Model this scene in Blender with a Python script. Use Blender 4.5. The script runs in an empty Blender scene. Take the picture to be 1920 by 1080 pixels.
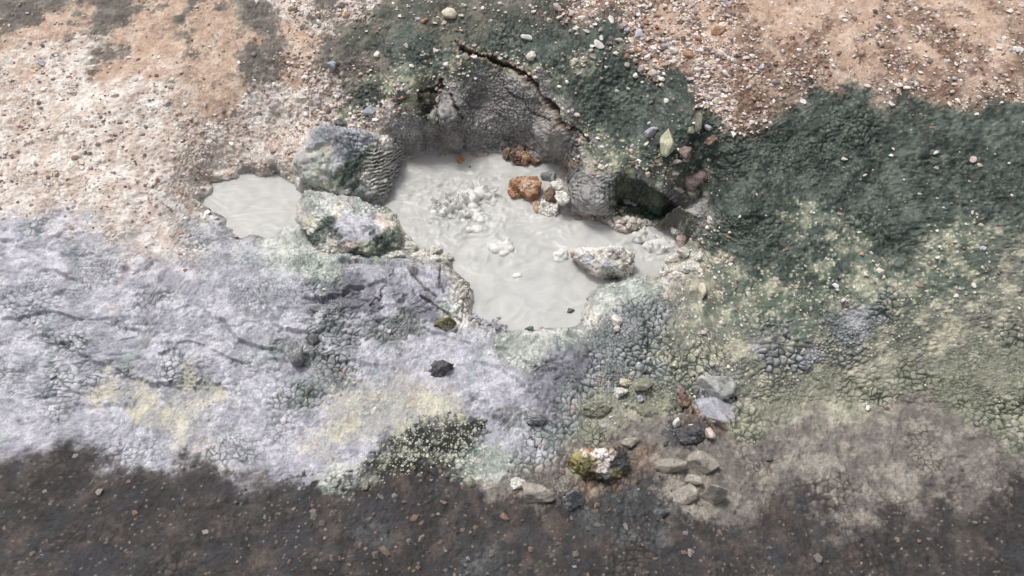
import bpy, math, random
import numpy as np
from mathutils import Vector
random.seed(7)
R = math.radians
scene = bpy.context.scene
# ------------------------------------------------------------------ camera
CAMH, PITCH, VFOV = 3.4, R(52), R(36)
cd = bpy.data.cameras.new('camera'); cam = bpy.data.objects.new('camera', cd)
scene.collection.objects.link(cam); scene.camera = cam
cam.location = (0, 0, CAMH); cam.rotation_euler = (math.pi/2 - PITCH, 0, 0)
cd.sensor_fit = 'VERTICAL'; cd.angle = VFOV; cd.clip_start = .05; cd.clip_end = 500
# ------------------------------------------------------------------ sky and sun (overcast)
SUN_EL, SUN_AZ = R(66), R(-48)            # azimuth measured from +y towards +x
world = bpy.data.worlds.new('World'); scene.world = world; world.use_nodes = True
wn = world.node_tree; wn.nodes.clear()
wo = wn.nodes.new('ShaderNodeOutputWorld'); bg = wn.nodes.new('ShaderNodeBackground')
sky = wn.nodes.new('ShaderNodeTexSky'); sky.sky_type = 'NISHITA'; sky.sun_disc = False
sky.sun_elevation = SUN_EL; sky.sun_rotation = SUN_AZ; sky.dust_density = 4; sky.air_density = 1.0; sky.ozone_density = .6
hs = wn.nodes.new('ShaderNodeHueSaturation'); hs.inputs['Saturation'].default_value = .28
wn.links.new(sky.outputs[0], hs.inputs['Color']); wn.links.new(hs.outputs[0], bg.inputs[0])
bg.inputs[1].default_value = .095; wn.links.new(bg.outputs[0], wo.inputs[0])
sd = bpy.data.lights.new('sun', 'SUN'); sun = bpy.data.objects.new('sun', sd); scene.collection.objects.link(sun)
sd.energy = 1.5; sd.angle = R(14); sd.color = (1, .965, .93)
sdir = Vector((math.sin(SUN_AZ)*math.cos(SUN_EL), math.cos(SUN_AZ)*math.cos(SUN_EL), math.sin(SUN_EL)))
sun.rotation_euler = sdir.to_track_quat('Z', 'Y').to_euler()
vs = scene.view_settings; vs.view_transform = 'Standard'; vs.look = 'None'; vs.gamma = 1; vs.exposure = 0.50
vs.use_curve_mapping = False

# ------------------------------------------------------------------ numpy helpers
F = 540/math.tan(VFOV/2); SP, CP = math.sin(PITCH), math.cos(PITCH)
def unproj(px, py, z):
    dx, dy = (px-960)/F, (540-py)/F
    r = (dx, CP+dy*SP, -SP+dy*CP); t = (z-CAMH)/r[2]
    return (r[0]*t, r[1]*t, z)
def proj(P):
    y, z = P[:, 1], P[:, 2]-CAMH
    d = y*CP - z*SP; d = np.maximum(d, .15)
    return 960+F*P[:, 0]/d, 540-F*(y*SP+z*CP)/d, d
def hsh(x, y, z, s):
    h = (x.astype(np.uint32)*np.uint32(374761393) + y.astype(np.uint32)*np.uint32(668265263)
         + z.astype(np.uint32)*np.uint32(2147483647) + np.uint32((s*974634777) & 0xffffffff))
    h = (h ^ (h >> np.uint32(13)))*np.uint32(1274126177); h = (h ^ (h >> np.uint32(16)))*np.uint32(2246822519)
    return (h ^ (h >> np.uint32(15)))
def u01(h): return (h & np.uint32(0xffffff)).astype(np.float32)/16777215.0
def vnoise(P, sc, s=0):
    """gradient noise, about -1..1; sc = features per metre (scalar or 3-tuple)"""
    Q = (P*np.asarray(sc, dtype=np.float32)).astype(np.float32) + 137.3
    I = np.floor(Q); f = Q-I; I = I.astype(np.int64); u = f*f*f*(f*(f*6-15)+10)
    out = np.zeros(len(P), np.float32)
    for dx in (0, 1):
        wx = u[:, 0] if dx else 1-u[:, 0]
        for dy in (0, 1):
            wy = u[:, 1] if dy else 1-u[:, 1]
            for dz in (0, 1):
                wz = u[:, 2] if dz else 1-u[:, 2]
                h = hsh(I[:, 0]+dx, I[:, 1]+dy, I[:, 2]+dz, s)
                gx = (h & np.uint32(1023)).astype(np.float32)/511.5-1
                gy = ((h >> np.uint32(10)) & np.uint32(1023)).astype(np.float32)/511.5-1
                gz = ((h >> np.uint32(20)) & np.uint32(1023)).astype(np.float32)/511.5-1
                out += wx*wy*wz*(gx*(f[:, 0]-dx)+gy*(f[:, 1]-dy)+gz*(f[:, 2]-dz))
    return out*1.5
def fbm(P, sc, o=3, s=0, g=.5):
    a, t, r = 1., 0., np.zeros(len(P), np.float32); sc = np.asarray(sc, dtype=np.float32)
    for k in range(o):
        r += a*vnoise(P, sc, s+k*17); t += a; a *= g; sc = sc*2.03
    return r/t*1.25
def worley(P, sc, s=0, jit=.9):
    """F1, F2 and a random value of the nearest cell"""
    Q = (P*np.asarray(sc, dtype=np.float32)).astype(np.float32) + 91.7
    I = np.floor(Q); f = Q-I; I = I.astype(np.int64)
    f1 = np.full(len(P), 9., np.float32); f2 = f1.copy(); idv = np.zeros(len(P), np.float32)
    for dx in (-1, 0, 1):
        for dy in (-1, 0, 1):
            for dz in (-1, 0, 1):
                h = hsh(I[:, 0]+dx, I[:, 1]+dy, I[:, 2]+dz, s)
                jx = (h & np.uint32(1023)).astype(np.float32)/1023
                jy = ((h >> np.uint32(10)) & np.uint32(1023)).astype(np.float32)/1023
                jz = ((h >> np.uint32(20)) & np.uint32(1023)).astype(np.float32)/1023
                d = (dx+.5+(jx-.5)*jit-f[:, 0])**2+(dy+.5+(jy-.5)*jit-f[:, 1])**2+(dz+.5+(jz-.5)*jit-f[:, 2])**2
                m = d < f1
                f2 = np.where(m, f1, np.minimum(f2, d)); idv = np.where(m, jx*.6+jy*.4, idv); f1 = np.where(m, d, f1)
    return np.sqrt(f1), np.sqrt(f2), idv
def ss(a, b, x):
    t = np.clip((x-a)/(b-a), 0, 1); return t*t*(3-2*t)
def mix(a, b, t): return a*(1-t)+b*t
def mixc(a, b, t): return a*(1-t[:, None])+np.asarray(b, dtype=np.float32)*t[:, None]
def bilin(G, x, y):
    """sample raster G[y,x] at float coordinates"""
    H, W = G.shape[:2]; x = np.clip(x, 0, W-1.001); y = np.clip(y, 0, H-1.001)
    i, j = x.astype(np.int32), y.astype(np.int32); fx, fy = x-i, y-j
    if G.ndim == 3: fx, fy = fx[:, None], fy[:, None]
    return (G[j, i]*(1-fx)+G[j, i+1]*fx)*(1-fy)+(G[j+1, i]*(1-fx)+G[j+1, i+1]*fx)*fy
def seg_dist(px, py, line, closed=False):
    pts = list(line)+([line[0]] if closed else [])
    best = np.full(px.shape, 1e9)
    for a, b in zip(pts[:-1], pts[1:]):
        vx, vy = b[0]-a[0], b[1]-a[1]; L = vx*vx+vy*vy+1e-12
        t = np.clip(((px-a[0])*vx+(py-a[1])*vy)/L, 0, 1)
        best = np.minimum(best, (px-a[0]-t*vx)**2+(py-a[1]-t*vy)**2)
    return np.sqrt(best)
def inside(px, py, poly):
    c = np.zeros(px.shape, bool); n = len(poly)
    for i in range(n):
        x1, y1 = poly[i][:2]; x2, y2 = poly[(i+1) % n][:2]
        if y1 == y2: continue
        c ^= ((y1 > py) != (y2 > py)) & (px < (x2-x1)*(py-y1)/(y2-y1)+x1)
    return c
def sdf(px, py, poly):
    d = seg_dist(px, py, poly, True); return np.where(inside(px, py, poly), -d, d)

# ------------------------------------------------------------------ mineral zones of the ground
# name: base colour, second colour, second amount, gap colour (mineral film; in plate also painted shade), plate amplitude, fine amplitude, roughness
C = dict(
 lilac =[(.36,.355,.40),(.57,.56,.605),.42,(.11,.125,.125),.0055,.0022,.60],
 violet =[(.185,.18,.21),(.31,.30,.335),.35,(.06,.07,.07),.0050,.0022,.75],
 plate =[(.26,.275,.275),(.42,.42,.44),.40,(.026,.042,.032),.0130,.0018,.60],
 olive =[(.27,.27,.21),(.43,.42,.33),.35,(.05,.07,.04),.0100,.0024,.70],
 speck =[(.20,.205,.17),(.46,.44,.34),.36,(.04,.055,.04),.0080,.0030,.75],
 dgreen =[(.042,.058,.049),(.11,.135,.115),.42,(.014,.020,.016),.0085,.0050,.50],
 mgreen=[(.13,.16,.125),(.40,.40,.30),.36,(.05,.07,.05),.0040,.0040,.70],
 ogreen =[(.085,.090,.070),(.18,.17,.135),.40,(.03,.03,.022),.0060,.0040,.60],
 dbrown=[(.145,.130,.115),(.27,.24,.20),.35,(.06,.055,.05),.0030,.0040,.75],
 tan =[(.26,.175,.13),(.50,.38,.30),.36,(.12,.07,.05),.0045,.0045,.85],
 sand =[(.50,.36,.275),(.62,.49,.39),.35,(.26,.17,.12),.0015,.0020,.90],
 pale  =[(.62,.52,.45),(.80,.74,.68),.45,(.30,.22,.17),.0040,.0045,.85],
 wall =[(.27,.255,.245),(.40,.385,.37),.42,(.065,.058,.05),.0150,.0012,.55],
 wallt =[(.34,.325,.32),(.47,.45,.45),.38,(.10,.095,.09),.0120,.0025,.70],
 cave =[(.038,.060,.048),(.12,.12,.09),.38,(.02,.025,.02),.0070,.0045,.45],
 cream =[(.50,.475,.42),(.78,.75,.69),.42,(.16,.14,.11),.0070,.0065,.70],
 crust =[(.36,.385,.355),(.64,.65,.60),.46,(.07,.12,.09),.0085,.0050,.65],
 yellow =[(.40,.39,.385),(.56,.53,.43),.45,(.19,.19,.19),.0035,.0022,.75],
 moss =[(.012,.017,.008),(.38,.39,.31),.30,(.010,.014,.008),.0060,.0030,.55],
 bed =[(.043,.039,.039),(.085,.072,.066),.35,(.03,.028,.027),.0040,.0024,.80],
 bedp =[(.165,.15,.135),(.31,.28,.24),.38,(.07,.06,.05),.0045,.0040,.55],
 bedk  =[(.055,.055,.058),(.12,.12,.12),.30,(.03,.03,.03),.0050,.0040,.70],
 mossb =[(.085,.075,.028),(.34,.30,.13),.40,(.03,.03,.012),.0070,.0060,.60],
 rustw =[(.30,.16,.09),(.78,.72,.68),.50,(.08,.05,.04),.0060,.0070,.60],
 brown =[(.17,.125,.10),(.42,.33,.26),.35,(.07,.05,.04),.0090,.0060,.70],
)
CN = list(C); CI = {n: i for i, n in enumerate(CN)}
CT = """tan 1350 20 1300 60 1360 110 1290 130 1340 160 1200 30 1230 70 1150 10 1330 190 1250 10 1400 80 1500 60 1500 150 1700 60 1700 150 1900 100 1100 15 1230 115 1360 210
sand 1320 15 1255 40 1345 60 1290 90 1440 20 1600 30 560 70 562 110 1560 110 1800 40 440 80 300 60 100 70 420 150 568 150
pale 575 160 600 150 575 200 620 155 560 235 600 205 585 185 690 225 540 190 450 210 640 175 350 190 250 230 730 200 570 10 600 45 660 18 200 150 50 220
dbrown 600 90 630 60 600 120 650 110 640 140 690 115 590 30 720 130 610 10 500 40 380 20 200 20 50 20 500 120
ogreen 660 60 700 30 740 60 760 20 690 80 840 60 900 40 950 10 800 30 1040 25 700 150 650 175 870 15 1000 10
dgreen 740 95 770 110 780 75 860 80 940 75 1000 80 1060 60 1090 90 1130 60 1020 110 1090 140 1100 160 1130 200 1150 160 1180 240 1200 150 1230 240 1260 200 1290 180 1320 220 1350 260 1150 260 1120 230 1350 330 1300 300 1340 390 1350 450 1230 290 1280 250 1420 300 1400 400 1420 480 1550 250 1500 350 1700 300 1850 250 1680 400 1900 350 690 185 670 195 1150 130 1180 190 1250 160
mgreen 760 130 790 150 740 165 850 130 930 118 980 150 1120 265 1150 300 1180 290 1130 320 1200 320 1240 340 1320 330 1110 290 1290 350 1310 440 1350 520 1330 560 1090 130 700 140 660 205 1290 410 1340 500 1450 560 1600 480 1800 480 1240 310 880 120 1040 165 1080 235 770 190 815 225 1360 580
wallt 900 150 960 160 1000 170 1020 200 1040 225 1060 255 860 160 840 190 740 240 1090 350 1110 370 1120 340 1080 275 1120 390 735 225 1020 180 1050 285 760 225 1290 430 1270 395 1310 395 1140 340 1220 348 1255 372
wall 900 220 950 210 980 240 1010 255 850 260 800 270 760 260 760 290 900 265 950 265 870 215 830 240 990 275 930 190 890 185 1030 285
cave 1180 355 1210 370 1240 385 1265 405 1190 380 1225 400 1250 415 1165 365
cream 1160 415 1180 405 1200 420 1140 420 760 455 785 462 800 480 830 485 860 520 875 560 880 585 1275 440 1290 470 1265 490 1300 500 1250 515 1090 560 1100 590 1230 490 870 540 1280 455
crust 590 480 570 500 610 500 990 635 1010 645 970 640 1040 625 960 655 1120 545 1140 560 1170 545 1110 575 840 575 720 490 650 385 700 385 1080 640 1200 540 980 665 1015 665
lilac 570 560 560 540 600 570 700 520 740 510 800 510 830 530 820 560 760 550 720 570 650 600 560 610 700 660 800 650 900 640 900 700 850 730 950 700 800 700 700 700 620 650 560 700 930 740 880 670 950 750 600 780 560 800 650 860 560 860 700 850 900 770 920 800 940 830 1000 850 980 800 960 720 1340 720 1340 765 500 560 400 600 500 700 350 700 200 650 450 800 250 800 100 750 50 600 900 740 620 830
violet 650 540 700 560 780 575 790 590 1050 660 1080 650 1020 700 1050 690 1100 670 1010 740 1000 770 940 790 700 590 660 570 1080 665 620 550
plate 700 615 650 620 740 625 770 600 630 590 1120 610 1150 640 1180 670 1130 700 1170 700 1200 640 1220 620 1100 730 1140 730 1080 740 1200 590 1160 580 1060 770 1220 700 1000 820 970 790 1240 580 600 640 560 650 620 700 580 730 1450 660 1600 600 590 600
speck 1280 600 1300 650 1260 680 1330 620 1340 680 1300 540 1280 720 1350 650 1270 560 1500 620 1400 720 1700 620 1850 600 1310 690
olive 1120 770 1180 745 1210 770 1230 740 1150 790 1110 800 1260 760 1130 755 1200 730 1380 780 1500 750 1650 700 1850 700
yellow 700 760 750 750 800 760 680 790 630 810 830 750 740 790 600 830 780 730 650 770 300 760 420 750
moss 800 820 830 820 860 810 770 830 760 850 870 800 850 835 745 870 820 800 885 795 790 865 715 868 842 850
crust 860 880 900 870 950 870 930 860 640 880
bedp 1250 860 1300 850 1270 900 1340 880 1350 920 1330 950 1000 920 970 915 1010 940 1200 830 1180 800 1240 800 1140 830 1080 870 1290 920 1060 920 1450 880 1600 900 1800 870 1360 840 1230 880 920 920 1350 960 1010 890
bedk 1200 920 1190 950 1280 820 1320 790 1150 940 1100 980 1220 970 1260 810 1180 990 700 1000 900 1050 1250 1000 1090 945
brown 1150 905 1130 920 1100 915 1310 770 1200 860 1350 790 770 305 1060 300 1050 320 990 300
bed 560 930 620 950 700 950 800 950 900 950 600 1020 700 1050 800 1020 900 1000 1000 1000 1100 1030 1200 1050 1300 1000 1350 1050 1350 990 1000 1060 850 900 800 900 880 930 750 920 950 960 400 950 200 960 400 1050 100 1050 1500 1000 1700 1050 1900 950 690 925 1050 980 570 985 1060 955"""
pts = []
for ln in CT.split('\n'):
    w = ln.split(); v = list(map(float, w[1:]))
    pts += [(v[i], v[i+1], CI[w[0]]) for i in range(0, len(v), 2)]
GX0, GY0, GS = -200, -160, 6.0
gx, gy = np.meshgrid(GX0+GS*np.arange(387), GY0+GS*np.arange(234))
WR = np.zeros(gx.shape+(len(CN),), np.float32)
for x, y, c in pts:
    WR[..., c] += 1/(((gx-x)**2+(gy-y)**2)/1e3+.06)**3
WR /= WR.sum(2, keepdims=True)

CRACKS = [  # photo positions, half width in px, depth m
 ([(862,88),(885,100),(905,105),(925,112),(945,122),(965,130),(985,142),(1003,158),(1015,178),(1030,195),(1042,212),(1052,228),(1062,240)],4.2,.05),
 ([(1030,195),(1042,212),(1052,228),(1058,236)],6.5,.06),
 ([(1062,240),(1080,243),(1092,252),(1100,262)],2.6,.03),
 ([(940,148),(950,165),(965,178),(985,190),(995,205),(1015,215),(1040,228)],1.5,.015),
 ([(783,168),(788,190),(795,215),(803,230)],2.6,.03),
 ([(848,180),(853,195),(860,215)],2.4,.03),
 ([(783,172),(800,170),(818,168),(830,155)],3.5,.03),
 ([(735,200),(750,190),(765,182)],2.5,.02),
 ([(757,500),(768,515),(785,530),(798,545),(815,553)],1.6,.018),
 ([(795,560),(812,570),(830,585),(850,595),(868,602)],1.8,.02),
 ([(828,500),(825,525),(832,552)],2.0,.02),
 ([(735,512),(728,530),(710,560),(697,575)],1.6,.012),
 ([(1210,625),(1211,660),(1212,705)],1.3,.012),
 ([(1118,788),(1121,805),(1124,822)],1.6,.012),
 ([(1170,760),(1190,768),(1210,778),(1250,770),(1300,765)],2.4,.015),
 ([(1300,705),(1325,735),(1350,745),(1380,745)],2.8,.02),
 ([(1300,775),(1330,795),(1365,805)],2.8,.02),
 ([(1080,605),(1090,590),(1086,570),(1100,560)],2.6,.02),
 ([(1078,268),(1080,290)],1.4,.02),
]
def zone_weights(P, wamp=1.0, I1=0, I2=0):
    px, py, d = proj(P)
    k = wamp
    o = 1+2.2*ss(1400, 1520, px)+2.2*ss(520, 400, px)
    wx = fbm(P, 5, 5, 3, .6)*42*k*o+vnoise(P, 45, 9)*9*k; wy = fbm(P, 5, 5, 51, .6)*30*k*o+vnoise(P, 45, 19)*8*k
    wx += (I1-.5)*18+(I2-.5)*34; wy += (I2-.5)*26-(I1-.5)*16
    wx += fbm(P, 1.6, 2, 61)*70*k*(o-1); wy += fbm(P, 1.6, 2, 67)*40*k*(o-1)
    W = bilin(WR, (px+wx-GX0)/GS, (py+wy-GY0)/GS)
    W = W**1.25*np.exp(.0); W /= W.sum(1, keepdims=True)+1e-9
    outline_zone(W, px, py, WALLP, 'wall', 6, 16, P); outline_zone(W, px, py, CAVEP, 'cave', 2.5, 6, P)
    return W, px, py
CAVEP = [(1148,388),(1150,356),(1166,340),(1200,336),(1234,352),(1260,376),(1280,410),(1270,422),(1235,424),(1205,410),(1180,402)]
WALLP = [(738,302),(744,255),(738,228),(768,214),(790,236),(836,222),(852,192),(846,168),(880,148),(930,134),(985,150),(1008,182),(1040,226),(1076,262),(1086,292),(1052,302),(1000,304),(940,290),(830,290)]
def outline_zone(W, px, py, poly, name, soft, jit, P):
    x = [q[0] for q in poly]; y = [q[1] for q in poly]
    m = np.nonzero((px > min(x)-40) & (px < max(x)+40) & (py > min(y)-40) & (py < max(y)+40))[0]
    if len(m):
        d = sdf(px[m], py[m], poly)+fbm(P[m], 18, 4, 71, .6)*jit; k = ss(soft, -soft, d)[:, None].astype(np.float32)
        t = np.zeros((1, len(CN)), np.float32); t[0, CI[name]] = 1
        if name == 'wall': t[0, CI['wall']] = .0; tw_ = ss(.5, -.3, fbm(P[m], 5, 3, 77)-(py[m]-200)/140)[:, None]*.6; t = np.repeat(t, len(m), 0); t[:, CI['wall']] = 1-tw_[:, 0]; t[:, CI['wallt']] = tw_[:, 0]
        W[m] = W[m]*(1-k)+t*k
def par(W, k): return W @ np.array([C[n][k] for n in CN], dtype=np.float32)
def cellf(P, size, s, sq=1.0):
    w = 1/size; Q = P+np.stack([vnoise(P, w*.7, s+5), vnoise(P, w*.7, s+6), vnoise(P, w*.7, s+7)], 1)*size*.35
    return worley(Q, (w, w, w*sq), s)
GZ = {}
def surface(P, N, wamp=1.0, W=None, cracks=True, amp=1.0):
    """relief along the normal and mineral colour for points P"""
    A1, B1, I1 = cellf(P, .030, 11, 1.5); A2, B2, I2 = cellf(P, .0135, 23)
    if W is None: W, px, py = zone_weights(P, wamp, I1, I2)
    else: px, py, _ = proj(P)
    e1, e2 = B1-A1, B2-A2
    isw0 = W[:, CI['wall']]+W[:, CI['cream']]+W[:, CI['cave']]
    plate = par(W, 4)*1.5*amp; fine = par(W, 5)*2.2*amp
    plate = plate*(.38+.8*ss(-.25, .3, fbm(P, 3.6, 3, 301)+.5*(W[:, CI['plate']]+isw0)))
    n1 = fbm(P, 9, 3, 71); n2 = fbm(P, 30, 3, 81); n3 = fbm(P, 75, 2, 91)
    sel = ss(-.25, .35, fbm(P, 4.5, 2, 101))           # where big plates give way to small ones
    isw = np.clip(W[:, CI['wall']]+.55*W[:, CI['wallt']], 0, 1); plate = plate*(1-.85*isw)
    lump1 = np.sqrt(np.clip(e1, 0, .6)/.6)*(.75+.5*I1); lump2 = np.sqrt(np.clip(e2, 0, .6)/.6)*(.6+.8*I2)
    disp = plate*(mix(lump1, lump2*.6, sel)-.6) + fine*(n2*1.1+n3*.35) + .012*n1*ss(0, .004, fine)*amp
    lz = .9*W[:, CI['lilac']]+1.5*W[:, CI['violet']]+.8*W[:, CI['plate']]+W[:, CI['crust']]+.22*W[:, CI['dgreen']]+.3*W[:, CI['olive']]+.3*W[:, CI['bedp']]+.15*W[:, CI['bed']]
    tn = (P[:, 1]*1.0+P[:, 0]*.42)*4.6+1.5*fbm(P, 1.5, 2, 171)+.42*fbm(P, (5, 8, 6), 3, 175)+.05*n2
    fr = tn-np.floor(tn); step = ss(0, .09, fr)-fr
    disp += step*.026*lz*amp*(.12+.95*ss(-.1, .35, fbm(P, 3.2, 3, 181)))
    rid = 1-np.abs(fbm(P*np.float32([1, 1, 1]), (7, 15, 11), 3, 121)); rid = rid**9
    led = W[:, CI['violet']]+.5*W[:, CI['lilac']]+.4*W[:, CI['plate']]
    disp += -.016*rid*led*amp
    col = sum(W[:, i:i+1]*np.float32(C[n][0]) for i, n in enumerate(CN))
    c2 = sum(W[:, i:i+1]*np.float32(C[n][1]) for i, n in enumerate(CN))
    cf = sum(W[:, i:i+1]*np.float32(C[n][3]) for i, n in enumerate(CN))
    a2 = par(W, 2)
    t = ss(.62, .30, a2*0+.5-.5*(fbm(P, 11, 5, 131)*1.1+(I1-.5)*.35+(I2-.5)*.35)-(a2-.4))
    col = mixc(col, np.float32((0, 0, 0)), t*0); col = col*(1-t[:, None])+c2*t[:, None]
    gap = mix(ss(.20, .06, e1), ss(.24, .06, e2)*.8, sel)*ss(0, .006, plate)
    gap *= ss(-.3, .3, fbm(P, 4.5, 3, 141)+.35*W[:, CI['plate']])
    col = col*(1-gap[:, None])+cf*gap[:, None]  # gaps take the film colour, darkened further between plates as painted shade
    # scales of the alcove wall
    m = np.nonzero(isw > .03)[0]
    if len(m):
        A3, B3, I3 = cellf(P[m], .021, 61, 1.6); e3 = B3-A3; k = isw[m]
        disp[m] += k*amp*.0115*(np.sqrt(np.clip(e3, 0, .5)/.5)*(.7+.6*I3)-.6)
        col[m] = mixc(col[m], (.05, .045, .04), k*ss(.16, .04, e3)*.75); col[m] *= (1+.25*k*(I3-.5))[:, None]
    # pores and pits of the soft crusts
    m = W[:, CI['lilac']]+W[:, CI['yellow']]+.7*W[:, CI['crust']]+.5*W[:, CI['cream']]
    pk = ss(.30, .12, A2)*(I2 < .42)*ss(-.3, .3, fbm(P, 8, 2, 311)); disp -= pk*m*.0030*amp; col = mixc(col, (.17, .17, .185), pk*m*.6)
    # grains: black-moss area and cream specks in the green
    gr = ss(.42, .25, A2)*(I2 > .52)
    m = W[:, CI['moss']]*gr; col = mixc(col, (.50, .50, .40), m*.95); disp += m*.004
    m = (W[:, CI['mgreen']]*.8+W[:, CI['speck']]*.7+W[:, CI['dgreen']]*.16+W[:, CI['ogreen']]*.12)*(I2 > .66)*ss(.5, .3, A2)
    col = mixc(col, (.58, .55, .42), np.clip(m*1.1, 0, 1))
    m = W[:, CI['bed']]*ss(.15, .5, fbm(P, 9, 3, 211)); col = mixc(col, (.13, .095, .08), m*.45)
    m = W[:, CI['bed']]*ss(.1, .45, fbm(P, 6, 3, 221)); col = mixc(col, (.045, .045, .05), m*.8)
    m = W[:, CI['bed']]*(I2 > .8)*ss(.45, .3, A2); col = mixc(col, (.20, .175, .15), m*.8)
    # rusty and green tints that wander over the crust
    wl = W[:, CI['lilac']]+W[:, CI['plate']]+W[:, CI['yellow']]+W[:, CI['cream']]
    g = ss(.30, .75, fbm(P, 7, 4, 151)+.25*ss(.2, .0, e1)); col = mixc(col, (.20, .31, .25), g*.55*(wl*.6+.4*W[:, CI['crust']]))
    g = ss(.35, .8, fbm(P, 9, 4, 161)); col = mixc(col, (.52, .34, .24), g*.35*(wl+W[:, CI['pale']]+W[:, CI['dbrown']]))
    br = 1+.24*n2+.24*n3+.16*(I2-.5); col = col*np.clip(br, .5, 1.6)[:, None]
    rough = par(W, 6)
    if cracks: GZ['W'] = W.astype(np.float16); GZ['cl'] = ss(-.25, .3, fbm(P, 7, 3, 291))
    disp += isw*amp*(.028*fbm(P, (6, 6, 4), 2, 231)+.006*fbm(P, (14, 14, 30), 2, 241))
    if cracks:
        for x, y, rx, ry, a, an in [(900,200,26,24,-.045,0),(835,222,34,16,.035,.3),(1025,250,14,46,.045,-.55),(765,250,22,34,.03,0),(970,215,40,22,.02,.2),(950,262,60,10,-.02,0),(1116,378,30,24,.045,0),(800,205,14,20,-.03,0),(870,270,40,8,.02,0)]:
            ca, sa = math.cos(an), math.sin(an); u = ((px-x)*ca+(py-y)*sa)/rx; w_ = (-(px-x)*sa+(py-y)*ca)/ry
            disp += a*np.exp(-(u*u+w_*w_))
        rb = np.exp(-((px-1070)/17)**2-((py-358)/17)**2)
    else: rb = ss(675, 705, px)*ss(270, 290, py)*(1-ss(340, 390, py))*(px < 760)
    if rb.max() > .01:
        rp = np.sin((P[:, 2]*1.0+P[:, 1]*.5+.02*fbm(P, 9, 3, 251))*300+2.5*n1); disp += rb*.006*rp
        col = mixc(col, (.075, .09, .08), rb*ss(.1, -.7, rp)*.8); col = mixc(col, (.62, .61, .57), rb*ss(.1, .8, rp)*.6)
    if cracks:
        for line, hw, dep in CRACKS:
            xs = [q[0] for q in line]; ys = [q[1] for q in line]
            m = (px > min(xs)-25) & (px < max(xs)+25) & (py > min(ys)-25) & (py < max(ys)+25)
            if not m.any(): continue
            dd = seg_dist(px[m]+n2[m]*8+n1[m]*9, py[m]+n3[m]*4+n2[m]*8, line)/np.clip(1.0+1.2*fbm(P[m], 13, 2, 191), .55, 1.6)
            k = ss(hw*1.3, hw*.35, dd); disp[m] -= k*dep
            k2 = ss(hw*1.5, hw*.7, dd); col[m] = mixc(col[m], (.085, .055, .038), k2*(.85 if hw > 3 else .5))
            k3 = ss(hw*3.4, hw*1.6, dd)*(1-k2)*(hw > 3); col[m] = mixc(col[m], (.50, .40, .31), k3*.5*(I2[m] > .4))
    return disp, np.clip(col, .004, .88), rough

# ------------------------------------------------------------------ materials
def new_mat(name):
    m = bpy.data.materials.new(name); m.use_nodes = True; n = m.node_tree
    return m, n, n.nodes, n.links, n.nodes['Principled BSDF']
def mineral_mat(name, bump=.25, spec=.35, sc=1.0):
    m, n, N, L, b = new_mat(name)
    at = N.new('ShaderNodeAttribute'); at.attribute_name = 'Col'
    ar = N.new('ShaderNodeAttribute'); ar.attribute_name = 'rough'
    tc = N.new('ShaderNodeTexCoord')
    no = N.new('ShaderNodeTexNoise'); no.inputs['Scale'].default_value = 160*sc; no.inputs['Detail'].default_value = 5; no.inputs['Roughness'].default_value = .7
    L.new(tc.outputs['Object'], no.inputs['Vector'])
    mr = N.new('ShaderNodeMapRange'); mr.inputs[1].default_value = .3; mr.inputs[2].default_value = .7; mr.inputs[3].default_value = .62; mr.inputs[4].default_value = 1.38
    L.new(no.outputs['Fac'], mr.inputs[0])
    mu = N.new('ShaderNodeVectorMath'); mu.operation = 'SCALE'; L.new(at.outputs['Color'], mu.inputs[0]); L.new(mr.outputs[0], mu.inputs['Scale'])
    L.new(mu.outputs[0], b.inputs['Base Color']); L.new(ar.outputs['Fac'], b.inputs['Roughness'])
    b.inputs['Specular IOR Level'].default_value = spec
    n2 = N.new('ShaderNodeTexNoise'); n2.inputs['Scale'].default_value = 260*sc; n2.inputs['Detail'].default_value = 4; L.new(tc.outputs['Object'], n2.inputs['Vector'])
    bu = N.new('ShaderNodeBump'); bu.inputs['Strength'].default_value = bump; bu.inputs['Distance'].default_value = .004
    L.new(n2.outputs['Fac'], bu.inputs['Height']); L.new(bu.outputs[0], b.inputs['Normal'])
    return m
M_GROUND = mineral_mat('mineral_ground', .8, .35)
M_ROCK = mineral_mat('weathered_stone', .4, .4)

def make_mesh(name, V, Fc, col=None, rough=None, mat=None, smooth=True):
    me = bpy.data.meshes.new(name); V = np.asarray(V, dtype=np.float32); Fc = np.asarray(Fc, dtype=np.int32)
    nf, k = Fc.shape
    me.vertices.add(len(V)); me.vertices.foreach_set('co', V.ravel())
    me.loops.add(nf*k); me.loops.foreach_set('vertex_index', Fc.ravel())
    me.polygons.add(nf); me.polygons.foreach_set('loop_start', np.arange(0, nf*k, k, dtype=np.int32))
    me.update(calc_edges=True)
    me.polygons.foreach_set('use_smooth', np.full(nf, smooth))
    if col is not None:
        a = me.attributes.new('Col', 'FLOAT_COLOR', 'POINT'); a.data.foreach_set('color', np.c_[col, np.ones(len(V))].astype(np.float32).ravel())
    if rough is not None:
        a = me.attributes.new('rough', 'FLOAT', 'POINT'); a.data.foreach_set('value', np.broadcast_to(rough, len(V)).astype(np.float32))
    if mat: me.materials.append(mat)
    return me
def link(name, me, parent=None, loc=None, **kw):
    o = bpy.data.objects.new(name, me); scene.collection.objects.link(o)
    if parent: o.parent = parent
    if loc is not None: o.location = loc
    for k, v in kw.items(): o[k] = v
    return o
def grid_faces(r, c):
    i = np.arange((r-1)*c).reshape(r-1, c)[:, :-1].ravel()
    return np.stack([i, i+1, i+c+1, i+c], 1)
def grid_normals(P):
    du = np.gradient(P, axis=1); dv = np.gradient(P, axis=0)
    n = np.cross(du, dv); return n/(np.linalg.norm(n, axis=2, keepdims=True)+1e-9)

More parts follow.
